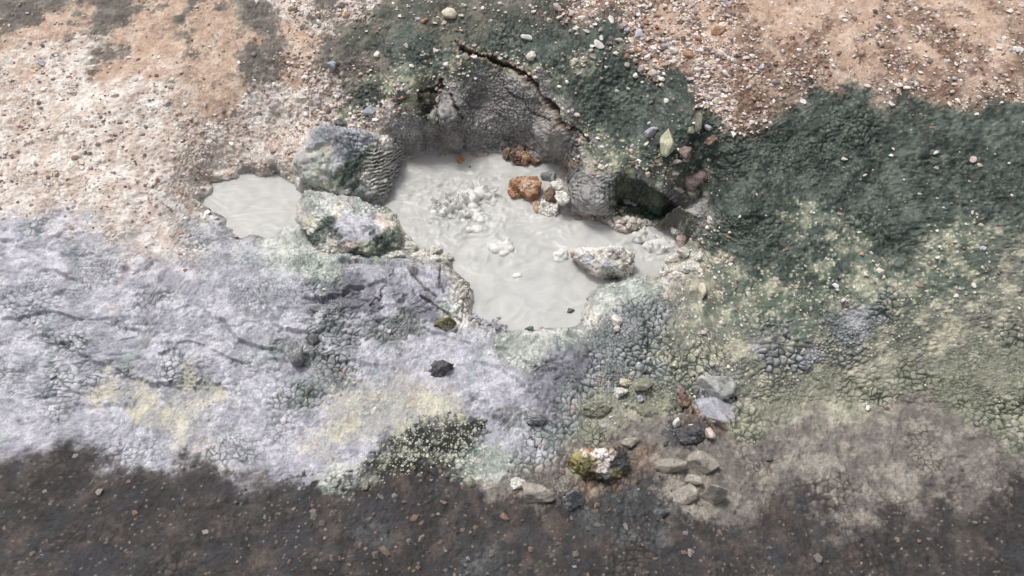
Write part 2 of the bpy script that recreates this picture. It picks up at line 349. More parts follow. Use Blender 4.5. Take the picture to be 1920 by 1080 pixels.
# ------------------------------------------------------------------ ground: base form
K = .30                                               # forward lean that makes walls overhang
POOL = [(746,318),(760,304),(790,293),(830,288),(880,286),(935,290),(965,300),(1005,308),(1040,302),(1058,316),(1052,338),(1030,352),(1015,372),(1045,398),(1080,405),(1112,414),(1150,432),(1185,438),(1215,428),(1250,430),(1272,446),(1288,464),(1262,484),(1246,500),(1238,518),(1190,512),(1150,528),(1118,536),(1098,560),(1086,598),(1078,616),(1040,613),(1000,617),(960,621),(930,610),(905,598),(886,592),(889,560),(880,538),(850,500),(846,484),(815,476),(788,466),(762,436),(748,408),(725,390),(712,380),(735,355),(745,335)]
def ragged(poly, amp, seed):
    rg = np.random.RandomState(seed); out = []
    for a, b in zip(poly, poly[1:]+poly[:1]):
        L = math.hypot(b[0]-a[0], b[1]-a[1]); k = max(1, int(L/7))
        for i in range(k):
            t = i/k; j = amp*(.4 if i == 0 else 1); out.append((a[0]+(b[0]-a[0])*t+rg.randn()*j, a[1]+(b[1]-a[1])*t+rg.randn()*j*.8))
    return out
POOL = ragged(POOL, 1.9, 3); POOL2 = ragged([(556,352),(574,362),(586,372),(592,386),(576,404),(556,420),(530,428),(505,445),(478,436),(455,446),(425,424),(432,408),(398,398),(372,378),(402,362),(398,345),(440,338),(462,322),(492,334),(515,322),(538,340)], 2.6, 4)
poolw = [unproj(x, y, 0)[:2] for x, y in POOL]; pool2w = [unproj(x, y, 0)[:2] for x, y in POOL2]
HC = """740 218 .27 780 172 .38 850 128 .44 900 108 .47 960 112 .47 1010 155 .44 1050 215 .37 1078 250 .31 1092 290 .25 1080 330 .2
600 40 .46 750 40 .53 900 40 .55 1050 60 .57 1200 60 .62 1350 30 .7 1350 150 .62 1200 150 .52 1120 200 .42 1200 250 .4 1350 280 .45 1150 300 .31 1250 325 .33 1340 400 .3
950 0 .6 700 0 .55 1200 0 .68 560 100 .40 600 150 .34 570 220 .2 640 190 .26 700 180 .29 520 250 .14 560 340 .08
760 262 .12 800 245 .2 850 236 .22 880 222 .24 905 240 .15 950 200 .26 950 250 .11 1000 235 .17 1035 255 .21 1000 270 .08 1060 280 .2 795 200 .25 820 200 .25 900 180 .30 870 265 .06 800 280 .04 920 275 .04 1020 288 .05
1090 350 .17 1100 378 .14 1085 392 .07 1120 395 .08 1135 350 .2 1060 345 .12 1050 375 .07 1070 300 .17
1150 350 .2 1165 335 .25 1200 335 .27 1240 355 .26 1272 385 .23 1290 415 .18 1300 440 .14
1175 360 .13 1205 375 .10 1240 395 .07 1260 415 .04 1190 395 .06 1150 395 .05 1160 412 .03 1200 415 .01
1310 480 .12 1290 500 .09 1260 505 .05 1300 560 .13 1340 600 .16 1350 500 .2 1250 540 .07
1200 545 .07 1130 550 .06 1110 580 .065 1100 610 .06 1150 620 .09 1250 620 .11 1180 680 .06 1300 700 .08 1020 632 .05 960 640 .04
860 520 .07 870 560 .075 870 585 .05 820 540 .10 800 500 .09 830 490 .05 760 520 .12 700 540 .12 740 480 .08 780 475 .04 650 540 .12 600 500 .10 600 560 .10 720 410 .04 740 430 .06 700 580 .08 800 590 .06 900 620 .03 640 400 .06 570 440 .05
560 600 .07 600 700 .02 750 700 .03 900 700 .02 1000 690 .04 1070 660 .07 1050 740 .02 1150 780 -.02 1250 770 .01 1340 740 .04 650 800 -.03 800 790 -.03 900 800 -.04 1000 800 -.03
600 885 -.11 720 890 -.115 800 885 -.12 880 880 -.11 950 890 -.105 1000 880 -.10 1050 930 -.13 1100 860 -.09 1200 850 -.12 1270 870 -.125 1340 870 -.12 1300 950 -.14 1360 930 -.13 1200 810 -.09 1300 800 -.06 1200 930 -.17
600 1000 -.18 800 1000 -.18 1000 1000 -.18 1200 1000 -.2 1350 1020 -.18 700 950 -.16 900 950 -.16
600 1080 -.22 900 1080 -.22 1200 1080 -.22 1360 1090 -.22 600 1180 -.25 960 1180 -.25 1300 1180 -.25
900 350 -.14 850 420 -.14 950 500 -.14 1000 560 -.12 1050 450 -.13 1130 480 -.12 1220 470 -.1 800 350 -.13 960 330 -.12 830 320 -.06 480 385 -.1
450 480 .1 330 400 .12 440 290 .1 520 290 .12 300 250 .25 450 180 .3 300 60 .42 100 200 .34 100 400 .2 100 600 .12 300 600 .13 450 600 .11 300 750 .02 100 800 .0 450 760 .01 400 890 -.1 150 900 -.09 300 1000 -.18 100 1080 -.2 350 320 .14
1450 300 .44 1600 200 .6 1850 100 .7 1450 450 .3 1650 400 .4 1850 400 .45 1450 600 .18 1650 600 .24 1850 600 .22 1450 760 .03 1650 750 .04 1850 780 .03 1450 880 -.09 1650 890 -.11 1850 900 -.1 1500 1000 -.18 1850 1040 -.2"""
v = list(map(float, HC.split())); hc = []
for i in range(0, len(v), 3):
    x, y, z = unproj(v[i], v[i+1], v[i+2]); hc.append((x, y+K*z, z))
for x, y in poolw[::9]: hc.append((x, y, -.005))
for x, y in pool2w[::12]: hc.append((x, y, -.005))
for x, y, z in [(-8,-4,-.2),(0,-4,-.2),(8,-4,-.2),(-8,2,.1),(8,2,.15),(-8,6,.5),(8,6,.7),(0,8,.7),(-4,8,.6),(4,8,.75),(-8,12,.7),(8,12,.8),(0,12,.8),(-4,.6,-.25),(4,.6,-.25),(-5,4,.45),(5,4,.6),(0,5.2,.66),(-2.5,5,.55),(2.5,5,.72)]:
    hc.append((x, y, z))
hc = np.array(hc)
def U(r2): return .5*r2*np.log(r2+1e-9)
n = len(hc); dm = ((hc[:, None, :2]-hc[None, :, :2])**2).sum(2)
A = np.zeros((n+3, n+3)); A[:n, :n] = U(dm)+np.eye(n)*2e-4
A[:n, n] = A[n, :n] = 1; A[:n, n+1:] = hc[:, :2]; A[n+1:, :n] = hc[:, :2].T
tw = np.linalg.solve(A, np.r_[hc[:, 2], 0, 0, 0])
BX0, BX1, BY0, BY1, BS = -9., 9., -5., 13., .02
bxs = np.concatenate([np.arange(BX0, -4, .2), np.arange(-4, 4, .02), np.arange(4, BX1+.01, .2)])
bys = np.concatenate([np.arange(BY0, .6, .2), np.arange(.6, 5.6, .0125), np.arange(5.6, BY1+.01, .2)])
bxx, byy = np.meshgrid(bxs, bys)
bh = np.full(bxx.shape, tw[n]) + tw[n+1]*bxx+tw[n+2]*byy
for i in range(n): bh += tw[i]*U((bxx-hc[i, 0])**2+(byy-hc[i, 1])**2)
d1 = sdf(bxx, byy, poolw); d2 = sdf(bxx, byy, pool2w)
dpl = np.minimum(d1, d2)
bh = np.where(dpl < 0, np.minimum(bh, -.01+dpl*.9), np.maximum(bh, np.minimum(.004+dpl*.9, .035)))
def shw(x, y, z):
    q = unproj(x, y, z); return (q[0], q[1]+K*q[2])
def cut(bh, poly, depth, w, floor):
    d = -sdf(bxx, byy, [shw(*q) for q in poly]); k = ss(0, w, d)
    return np.where(d > 0, np.maximum(bh-depth*k, np.minimum(bh, floor)), bh)
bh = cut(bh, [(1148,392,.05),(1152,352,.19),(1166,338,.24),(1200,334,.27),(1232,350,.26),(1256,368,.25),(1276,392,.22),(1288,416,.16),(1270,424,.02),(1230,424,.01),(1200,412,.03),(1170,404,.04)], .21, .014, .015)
bh = cut(bh, [(784,172,.36),(800,168,.37),(826,172,.36),(822,195,.31),(806,215,.27),(794,205,.29)], .05, .02, .0)
bh = cut(bh, [(770,300,.01),(780,286,.05),(830,276,.06),(880,280,.05),(884,292,.0)], .05, .02, .004)
bh = cut(bh, [(1000,306,.0),(1005,290,.05),(1035,285,.07),(1052,300,.05),(1056,325,.02),(1040,340,.0)], .07, .02, .004)
def base_h(x, y):
    i = np.interp(x, bxs, np.arange(len(bxs))); j = np.interp(y, bys, np.arange(len(bys)))
    return bilin(bh, i, j)
# sheet axes: fine where the photograph looks, coarser to the horizon
def geo(a, b, n): return a+(b-a)*(np.geomspace(1, 40, n+1)[1:]-1)/39
xs = np.concatenate([-geo(3.9, 80, 16)[::-1], np.arange(-3.9, -1.75, .0065), np.arange(-1.75, 1.75, .0037), np.arange(1.75, 3.9, .0065), geo(3.9, 80, 16)])
NR = 980; ycore = np.linspace(.85, 4.75, 1600)
XX, YY = np.meshgrid(xs, ycore)
HH = base_h(XX.ravel(), YY.ravel()).reshape(XX.shape)
dh = np.abs(np.diff(HH, axis=0)); dy = ycore[1]-ycore[0]
wgt = (dy+2.0*dh)/(1.2+.9*np.maximum(YY[1:]-1.2, 0))
kern = np.ones(9)/9
wgt = np.apply_along_axis(lambda a: np.convolve(np.pad(a, 4, 'edge'), kern, 'valid'), 1, wgt)
cum = np.vstack([np.zeros((1, len(xs))), np.cumsum(wgt, 0)]); cum /= cum[-1]
Yr = np.empty((NR, len(xs))); tt = np.linspace(0, 1, NR)
for i in range(len(xs)): Yr[:, i] = np.interp(tt, cum[:, i], ycore)
front = .85-(geo(0, 60, 14)[::-1])[:, None]*np.ones((1, len(xs))); back = 4.75+geo(0, 100, 26)[:, None]*np.ones((1, len(xs)))
Yr = np.vstack([front, Yr, back]); Xr = np.broadcast_to(xs, Yr.shape).copy()
Hr = base_h(np.clip(Xr, -9, 9).ravel(), np.clip(Yr, -5, 13).ravel()).reshape(Xr.shape)
P3 = np.stack([Xr, Yr-K*Hr, Hr], 2).astype(np.float32); NN = grid_normals(P3)
Pf = P3.reshape(-1, 3); Nf = NN.reshape(-1, 3).astype(np.float32)
disp, col, rough = surface(Pf, Nf)
# damp mud splashed on the banks
_dw = bilin(dpl, np.interp(Xr.ravel(), bxs, np.arange(len(bxs))), np.interp(Yr.ravel(), bys, np.arange(len(bys))))
ct = ss(.05, .0, _dw+.03*fbm(Pf, 14, 3, 261))*ss(.035, .005, Pf[:, 2])*.75
col = mixc(col, (.43, .425, .405), ct); rough = rough*(1-.4*ct)
ct = ss(.05, .0, _dw+.025*fbm(Pf, 20, 3, 271))*ss(.0, .02, _dw+.01)*ss(-.1, .3, fbm(Pf, 9, 3, 281)); col = mixc(col, (.15, .135, .12), ct*.75); rough = rough*(1-.35*ct)
farfade = ss(7, 4.5, np.hypot(Pf[:, 0], Pf[:, 1]-2.5))
big = fbm(Pf, 2.2, 3, 201)*.03
dw = bilin(dpl, np.interp(Xr.ravel(), bxs, np.arange(len(bxs))), np.interp(Yr.ravel(), bys, np.arange(len(bys))))
shore = ss(0, .03, np.abs(dw))*.6+.4
shore2 = ss(0, .12, np.abs(dw))
disp = disp*farfade*np.where(dw < 0, .3, shore)+big*shore2
Pt = Pf+Nf*disp[:, None]
GN = grid_normals(Pt.reshape(P3.shape)).reshape(-1, 3)
rr, cc = Xr.shape
ground = link('ground', make_mesh('ground', Pt, grid_faces(rr, cc), col, rough, M_GROUND), kind='structure',
              label='crusted mineral ground in lilac, grey, green and tan round a mud pool')
# picture-free lookup of where a stone rests: bins of ground points seen from the viewpoint
bpx, bpy_, bd = proj(Pt); BIN = 3.0; BW, BH = 800, 480
ok = (bpx > -240) & (bpx < 2140) & (bpy_ > -200) & (bpy_ < 1230) & (bd > .5)
ix = ((bpx[ok]+240)/BIN).astype(int); iy = ((bpy_[ok]+200)/BIN).astype(int); idx = np.nonzero(ok)[0]
order = np.argsort(-bd[ok]); HIT = np.full((BH, BW), -1, np.int64); HIT[iy[order], ix[order]] = idx[order]
def hit(px, py):
    i, j = int((px+240)/BIN), int((py+200)/BIN)
    for r in range(5):
        s = HIT[max(j-r, 0):j+r+1, max(i-r, 0):i+r+1]; s = s[s >= 0]
        if len(s):
            k = s[np.argmin(bd[s])]; GZ['k'] = k; return Pt[k].astype(float), GN[k].astype(float)
    return np.array(unproj(px, py, 0)), np.array((0, 0, 1.))

# ------------------------------------------------------------------ mud pool
M_MUD, n_, N_, L_, b_ = new_mat('liquid_mud')
b_.inputs['Roughness'].default_value = .36; b_.inputs['Specular IOR Level'].default_value = .3
b_.inputs['Subsurface Weight'].default_value = .5; b_.inputs['Subsurface Radius'].default_value = (.035, .034, .03); b_.inputs['Subsurface Scale'].default_value = 1.0
at = N_.new('ShaderNodeTexCoord'); no = N_.new('ShaderNodeTexNoise'); no.inputs['Scale'].default_value = 9; no.inputs['Detail'].default_value = 5; no.inputs['Distortion'].default_value = 1.2
L_.new(at.outputs['Object'], no.inputs['Vector'])
cr = N_.new('ShaderNodeValToRGB'); cr.color_ramp.elements[0].color = (.45, .448, .43, 1); cr.color_ramp.elements[1].color = (.565, .562, .54, 1)
cr.color_ramp.elements[0].position = .35; cr.color_ramp.elements[1].position = .7
L_.new(no.outputs['Fac'], cr.inputs[0]); L_.new(cr.outputs[0], b_.inputs['Base Color'])
def mud_height(Q):
    px, py, _ = proj(Q)
    bo = np.zeros(len(Q), np.float32)
    for x, y, rx, ry, a in [(860,390,85,55,1.1),(945,462,36,26,.5),(1215,455,50,30,.9),(1052,480,25,18,.4),(968,517,18,12,.3),(900,355,60,30,.6),(890,415,60,30,.6),(930,400,120,60,.3)]:
        bo = np.maximum(bo, a*np.exp(-(((px-x)/rx)**2+((py-y)/ry)**2)))
    wq = Q+np.stack([fbm(Q, 4, 2, 341), fbm(Q, 4, 2, 351), 0*Q[:, 0]], 1)*.12
    h = fbm(wq, (4, 8, 9), 4, 301)*.006+(1-np.abs(fbm(wq, (5, 15, 9), 3, 311)))**4*.0055
    act = .45+.65*ss(.0, .35, bo+.25*np.exp(-((px-1000)/260)**2-((py-400)/120)**2))
    h = h*act+bo*(fbm(Q, 12, 3, 321)*.022+np.clip(fbm(Q, 20, 2, 331), 0, 1)*.035+.004)
    return h, bo
def mud_sheet(name, poly, label):
    w = np.array(poly); x0, y0 = w.min(0)-.08; x1, y1 = w.max(0)+.08
    gx = np.arange(x0, x1, .0045); gy = np.arange(y0, y1, .0055); X, Y = np.meshgrid(gx, gy)
    Q = np.stack([X, Y, 0*X], 2).reshape(-1, 3).astype(np.float32)
    h, bo = mud_height(Q); Q[:, 2] = h
    k = sdf(X, Y, poly).ravel() < .07
    f = grid_faces(*X.shape); f = f[k[f].all(1)]
    u, inv = np.unique(f, return_inverse=True)
    return link(name, make_mesh(name, Q[u], inv.reshape(f.shape), mat=M_MUD), kind='structure', label=label)
mud_sheet('mud_pool', poolw, 'pale grey boiling mud pool')
mud_sheet('mud_pool', pool2w, 'second pale mud pool at the left')

# ------------------------------------------------------------------ blobs grown into one skin (mud splashes)
def ico(sub):
    import bmesh
    bm = bmesh.new(); bmesh.ops.create_icosphere(bm, subdivisions=sub, radius=1)
    V = np.array([v.co[:] for v in bm.verts], dtype=np.float32); Fc = np.array([[v.index for v in f.verts] for f in bm.faces], dtype=np.int32); bm.free()
    return V, Fc
ICO = {k: ico(k) for k in (1, 2, 3, 4, 5, 6, 7)}
M_SPL = M_MUD.copy(); M_SPL.name = 'mud_lit_copy'  # same mud, colour lightened to offset the shade on splash faces
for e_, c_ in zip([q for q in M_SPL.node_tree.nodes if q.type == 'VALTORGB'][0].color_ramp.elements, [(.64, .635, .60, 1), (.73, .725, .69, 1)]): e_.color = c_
def splash(cx, cy, rx, ry, nb, ns, hgt, label, seed, group='mud splashes on the pool'):
    rg = np.random.RandomState(seed); V = []; Fc = []; o = 0
    c = np.array(unproj(cx, cy, 0)); sx = c[1]/F*1.3
    iv, jf = ICO[2]
    def add(Q, f):
        nonlocal o
        V.append(Q); Fc.append(f+o); o += len(Q)
    for i in range(nb):
        a, r = rg.rand()*6.28, math.sqrt(rg.rand()); x = c[0]+math.cos(a)*r*rx; y = c[1]+math.sin(a)*r*ry
        s = (.007+.018*rg.rand()**2)*(1.2-.5*r)
        add(iv*np.float32([s*(1.1+.9*rg.rand()), s*(1+.7*rg.rand()), s*(.7+.6*rg.rand())])+np.float32([x, y, s*.35+hgt*.18*(1-r)*rg.rand()]), jf)
    for i in range(ns):
        a, r = rg.rand()*6.28, math.sqrt(rg.rand())*.85; x = c[0]+math.cos(a)*r*rx; y = c[1]+math.sin(a)*r*ry
        L = 1.35*hgt*(.35+.65*rg.rand())*(1.1-.6*r); dx, dy = rg.randn(2)*.35*L; s0 = .006+.008*rg.rand()
        m = 9
        for k in range(m):
            t = k/(m-1); s = s0*(1.5-t*1.1)+.002*rg.rand()
            add(iv*np.float32([s, s, s*1.3])+np.float32([x+dx*t*t+.003*rg.randn(), y+dy*t*t+.003*rg.randn(), L*t]), jf)
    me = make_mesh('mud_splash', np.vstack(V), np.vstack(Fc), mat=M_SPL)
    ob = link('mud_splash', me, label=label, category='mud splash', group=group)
    md = ob.modifiers.new('r', 'REMESH'); md.mode = 'VOXEL'; md.voxel_size = .0028; md.use_smooth_shade = True
    sm = ob.modifiers.new('s', 'SMOOTH'); sm.iterations = 7; sm.factor = .5
    dg = bpy.context.evaluated_depsgraph_get(); me2 = bpy.data.meshes.new_from_object(ob.evaluated_get(dg))
    ob.modifiers.clear(); ob.data = me2
    me2.polygons.foreach_set('use_smooth', np.full(len(me2.polygons), True))
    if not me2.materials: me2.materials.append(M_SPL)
    return ob
G = 'mud splashes on the pool'
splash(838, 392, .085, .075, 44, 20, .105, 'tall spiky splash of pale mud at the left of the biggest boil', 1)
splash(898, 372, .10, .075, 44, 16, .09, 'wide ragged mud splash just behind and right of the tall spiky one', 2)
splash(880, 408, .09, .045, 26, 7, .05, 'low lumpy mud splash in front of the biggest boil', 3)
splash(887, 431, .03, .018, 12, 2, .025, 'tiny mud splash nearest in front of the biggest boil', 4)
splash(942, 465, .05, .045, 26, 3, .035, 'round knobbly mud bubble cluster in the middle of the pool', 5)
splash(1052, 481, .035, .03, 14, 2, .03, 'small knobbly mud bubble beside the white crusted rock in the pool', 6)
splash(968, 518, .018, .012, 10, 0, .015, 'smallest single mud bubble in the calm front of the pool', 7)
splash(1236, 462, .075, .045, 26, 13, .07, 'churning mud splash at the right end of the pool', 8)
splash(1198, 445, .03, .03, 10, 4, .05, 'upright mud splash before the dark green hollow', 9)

# ------------------------------------------------------------------ stream water
M_WAT, n_, N_, L_, b_ = new_mat('shallow_water'); N_.remove(b_)
out = N_['Material Output']; tr = N_.new('ShaderNodeBsdfTransparent'); tr.inputs[0].default_value = (.80, .78, .76, 1)
gl = N_.new('ShaderNodeBsdfGlossy'); gl.inputs['Roughness'].default_value = .06; fr = N_.new('ShaderNodeFresnel'); fr.inputs[0].default_value = 1.42
mx = N_.new('ShaderNodeMixShader'); L_.new(fr.outputs[0], mx.inputs[0]); L_.new(tr.outputs[0], mx.inputs[1]); L_.new(gl.outputs[0], mx.inputs[2]); df = N_.new('ShaderNodeBsdfDiffuse'); df.inputs[0].default_value = (.10, .093, .094, 1); m2 = N_.new('ShaderNodeMixShader'); m2.inputs[0].default_value = .42
L_.new(mx.outputs[0], m2.inputs[1]); L_.new(df.outputs[0], m2.inputs[2]); L_.new(m2.outputs[0], out.inputs[0])
WZ = -.112
wx = np.concatenate([-geo(4, 30, 8)[::-1], np.linspace(-4, 4, 700), geo(4, 30, 8)]); wy = np.concatenate([.7-geo(0, 3, 6)[::-1], np.linspace(.7, 2.3, 240)])
X, Y = np.meshgrid(wx, wy); Q = np.stack([X, Y, 0*X+WZ], 2).reshape(-1, 3).astype(np.float32)
Q[:, 2] += (fbm(Q*np.float32([1, 1, 0]), (5, 13, 1), 4, 401)*.007+fbm(Q*np.float32([1, 1, 0]), (20, 45, 1), 2, 411)*.0012)
link('stream_water', make_mesh('stream_water', Q, grid_faces(*X.shape), mat=M_WAT), kind='structure', label='shallow dark clear stream')

# ------------------------------------------------------------------ stones
def zoneW(P, ctrl, k=14):
    """zone weights of a single stone from a few photo positions"""
    px, py, _ = proj(P); A_, B_, I_ = cellf(P, .017, 23); px = px+fbm(P, 12, 6, 3, .68)*k*1.9+(I_-.5)*k*1.2; py = py+fbm(P, 12, 6, 51, .68)*k*1.6-(I_-.5)*k*.8
    W = np.zeros((len(P), len(CN)), np.float32)
    for x, y, c in ctrl: W[:, CI[c]] += 1/(((px-x)**2+(py-y)**2)/100+.3)**3
    return W/W.sum(1, keepdims=True)
def stone_shape(sub, seed, facets, soft, nz):
    rg = np.random.RandomState(seed); V, Fc = ICO[sub]; V = V.copy()
    n = rg.randn(facets, 3); n /= np.linalg.norm(n, axis=1, keepdims=True); d = .6+.4*rg.rand(facets)
    q = np.maximum(V@n.T, 1e-3)/d                                    # smooth maximum of the cutting planes
    r = 1/np.power((q**soft).sum(1)+.75**soft, 1/soft)
    V = V*r[:, None]
    if nz: 
        o = np.float32(rg.rand(3)*40)
        V = V*(1+nz*fbm(V+o, 1.6, 4, seed)+nz*.35*fbm(V+o, 6, 3, seed+5))[:, None]
    V = V-(V.max(0)+V.min(0))/2; V = V/V.max(0)
    return V.astype(np.float32), Fc
TINT = dict(slab=((.38,.38,.36),(.55,.55,.52),(.12,.14,.12)), slab2=((.33,.33,.36),(.47,.47,.51),(.16,.16,.17)), white=((.72,.68,.64),(.85,.83,.80),(.45,.32,.25)), cream=((.62,.56,.42),(.76,.72,.60),(.36,.30,.18)), pink=((.55,.45,.42),(.70,.62,.58),(.35,.22,.17)),
 lilac=((.42,.41,.48),(.58,.57,.62),(.22,.21,.25)), blue=((.30,.33,.38),(.45,.48,.53),(.18,.19,.22)), rust=((.36,.17,.09),(.58,.38,.24),(.14,.06,.035)),
 brown=((.16,.10,.08),(.42,.30,.22),(.07,.045,.035)), dark=((.085,.085,.09),(.20,.20,.21),(.04,.04,.04)), grey=((.22,.22,.23),(.36,.36,.37),(.10,.10,.10)),
 olive=((.21,.21,.16),(.38,.37,.29),(.07,.08,.05)), yellow=((.46,.44,.31),(.62,.60,.46),(.24,.23,.15)), purple=((.15,.105,.105),(.34,.27,.24),(.07,.05,.055)),
 green=((.10,.14,.11),(.30,.33,.25),(.04,.06,.045)), mossy=((.15,.14,.045),(.55,.47,.36),(.045,.045,.02)), crusty=((.68,.64,.58),(.86,.82,.78),(.18,.20,.16)),
 bed=((.30,.27,.23),(.42,.38,.33),(.14,.12,.10)), orange=((.36,.19,.11),(.62,.45,.33),(.17,.08,.045)))
def tint(P, t, seed, sc):
    a, b, c = [np.float32(x) for x in TINT[t]]
    n1 = fbm(P+seed*3.1, sc, 4, seed+7, .6); n2 = fbm(P+seed*1.7, sc*1.7, 4, seed+31, .6)
    k = ss(-.15, .35, n1); col = a*(1-k[:, None])+b*k[:, None]
    return mixc(col, c, ss(.15, .5, n2)*.8)*np.clip(1+.3*fbm(P, sc*4, 2, 9), .5, 1.5)[:, None]
ALLST = []
def stone(px, py, w, h, col, label, cat='stone', name='stone', group=None, rot=0, facets=15, soft=26, nz=.10, sub=4, sink=.36, ctrl=None, seed=None, pit=.0, deep=None, lean=0, rough=.7, z=None, kk=14):
    seed = seed if seed is not None else int(px*7+py*13) % 9973
    p, nrm = hit(px, py)
    if z is None and p[2] < -.012 and py < 625: z = -.006
    if z is not None: p = np.array(unproj(px, py, z))
    d = np.linalg.norm(p-np.array((0, 0, CAMH))); a = w/2*d/F; hh = h/2*d/F
    b = hh*1.1 if deep is None else a*deep
    se = math.sqrt(((CAMH-p[2])/d)**2); ce = math.sqrt(1-se*se)
    c = math.sqrt(max(hh*hh-(b*se)**2, (hh*.62)**2))/ce if deep is not None else hh*.92
    V, Fc = stone_shape(sub, seed, facets, soft, nz)
    V = V*np.float32([a, b, c])
    cr, sr = math.cos(R(rot)), math.sin(R(rot))
    V = V@np.float32([[cr, sr, 0], [-sr, cr, 0], [0, 0, 1]])
    if lean: V[:, 0] += V[:, 2]*lean
    z0 = p[2]+c*(1-2*sink)
    o = np.array(unproj(px, py, z0), dtype=np.float32)               # the stone's middle is seen at px, py
    W3 = V+o
    if ctrl is not None:
        me = make_mesh(name, V, Fc); N = np.zeros(len(V)*3, np.float32); me.vertices.foreach_get('normal', N) if False else None
        N = np.array([v.normal[:] for v in me.vertices], dtype=np.float32); bpy.data.meshes.remove(me)
        W = zoneW(W3, ctrl, kk); dd, cc, rg_ = surface(W3, N, W=W, cracks=False, amp=1.0); V = V+N*dd[:, None]
    else:
        s_ = 1/max(a, .012)
        cc = tint(W3, col, seed, s_*1.3); rg_ = np.full(len(V), rough)
        if pit:
            me = make_mesh(name, V, Fc); N = np.array([v.normal[:] for v in me.vertices], dtype=np.float32); bpy.data.meshes.remove(me)
            A, B, I = cellf(W3, pit, seed % 50); V = V+N*((np.sqrt(np.clip(B-A, 0, .6)/.6)-.6)*pit*.35+fbm(W3, 60, 3, 5)*pit*.25)[:, None]
            cc = mixc(cc, TINT[col][2], ss(.2, .04, B-A)*.7)
    ob = link(name, make_mesh(name, V, Fc, cc, rg_, M_ROCK, smooth=sub > 2), loc=[float(q) for q in o], label=label, category=cat)
    if group: ob['group'] = group
    ALLST.append(ob); return ob

# the two big boulders at the left
stone(652, 303, 196, 178, None, 'large domed boulder with a dark green band and white ripples, left of the pool wall', 'boulder', 'boulder', sub=7, facets=9, soft=8, nz=.13, sink=.5, deep=.9, seed=12, kk=10,
  ctrl=[(575,300,'yellow'),(585,340,'crust'),(600,300,'crust'),(590,265,'lilac'),(620,250,'lilac'),(650,255,'lilac'),(680,270,'lilac'),(640,290,'lilac'),(615,320,'crust'),(630,335,'mgreen'),(600,330,'yellow'),(610,285,'yellow'),(650,330,'dgreen'),(670,310,'dgreen'),(660,345,'dgreen'),(690,285,'mgreen'),(685,350,'crust'),(715,280,'cream'),(705,310,'cream'),(700,335,'cream'),(715,325,'cream'),(722,300,'cream'),(735,330,'wall'),(740,290,'wallt'),(720,355,'wall'),(700,375,'wallt'),(640,372,'crust'),(575,370,'cream'),(600,375,'cream'),(565,250,'pale')])
stone(652, 434, 200, 116, None, 'broad flat topped boulder, lilac on top with dark green flanks, at the left pool edge', 'boulder', 'boulder', sub=7, facets=11, soft=16, nz=.13, sink=.52, deep=.8, seed=31, kk=10,
  ctrl=[(650,405,'lilac'),(690,410,'lilac'),(670,430,'lilac'),(700,430,'lilac'),(650,440,'lilac'),(720,415,'pale'),(600,400,'crust'),(580,415,'yellow'),(620,390,'crust'),(680,385,'crust'),(595,430,'dgreen'),(575,450,'dgreen'),(600,455,'dgreen'),(615,420,'dgreen'),(632,440,'dgreen'),(590,425,'cream'),(640,420,'lilac'),(690,425,'lilac'),(640,400,'pale'),(620,455,'cream'),(610,470,'cream'),(650,465,'pale'),(560,470,'dgreen'),(665,475,'dgreen'),(690,465,'mgreen'),(715,450,'dgreen'),(740,440,'mgreen'),(730,460,'dgreen'),(745,465,'crust'),(640,488,'dgreen')])
stone(1127, 494, 120, 82, None, 'large white and lilac crusted rock standing in the pale mud near the right shore', 'rock', 'rock', sub=6, facets=9, soft=9, nz=.15, sink=.30, deep=.62, seed=44, rot=-18, kk=9, z=-.02,
  ctrl=[(1090,480,'cream'),(1110,475,'cream'),(1105,485,'lilac'),(1130,485,'cream'),(1150,490,'cream'),(1165,500,'cream'),(1120,505,'pale'),(1150,505,'cream'),(1140,495,'lilac'),(1075,490,'brown'),(1078,505,'brown'),(1095,510,'wallt'),(1110,520,'pale'),(1130,515,'cream'),(1146,514,'mgreen'),(1160,515,'cream'),(1150,525,'brown'),(1180,505,'cream')])
stone(1122, 869, 114, 62, None, 'big rusty and mossy rock rising from the edge of the stream', 'rock', 'rock', sub=6, facets=14, soft=16, nz=.2, sink=.36, deep=.6, seed=71, kk=9,
  ctrl=[(1075,865,'mossb'),(1090,850,'mossb'),(1095,875,'mossb'),(1105,890,'mossb'),(1100,845,'rustw'),(1120,850,'rustw'),(1130,865,'rustw'),(1125,880,'rustw'),(1145,855,'rustw'),(1160,860,'bedk'),(1150,875,'bedk'),(1172,870,'bedk'),(1115,900,'mossb'),(1140,895,'bedk'),(1155,885,'mossb'),(1110,865,'mossb')])
S = stone
S(985,353,64,52,'orange','rusty orange jagged rock jutting into the mud from the right bank','rock','rock',pit=.022,sub=5,facets=8,nz=.22,rot=-25,seed=5)
S(968,362,34,28,'rust','dark rust brown lump at the tip of the orange rock','rock','rock',pit=.016,sub=5,nz=.2)
S(1030,393,48,36,'crusty','round white crusted stone below the rusty orange rock','stone',pit=.016,sub=5,nz=.14,facets=6)
S(1010,392,22,30,'orange','small orange stone stuck to the left of the round white crusted stone','stone',sub=4,nz=.14)
S(1032,366,26,36,'brown','upright brown stone between the orange rock and the green striped bank','stone',sub=4,nz=.18,pit=.014)
S(1047,350,32,30,'crusty','crumbly cream lump above the upright brown stone','stone',sub=4,nz=.25,pit=.012)
S(1028,334,30,24,'grey','knobbly dark grey lump in the shaded nook at the right of the pool wall','stone',sub=4,nz=.25,pit=.012)
S(1054,374,30,26,'crusty','small cream lump at the foot of the green striped bank','stone',sub=4,nz=.25,pit=.012)
gw='brown boulders at the foot of the pool wall'
S(950,286,16,28,'brown','narrow brown stone at the left end of the boulder cluster under the wall','stone','stone',gw,nz=.2,pit=.012)
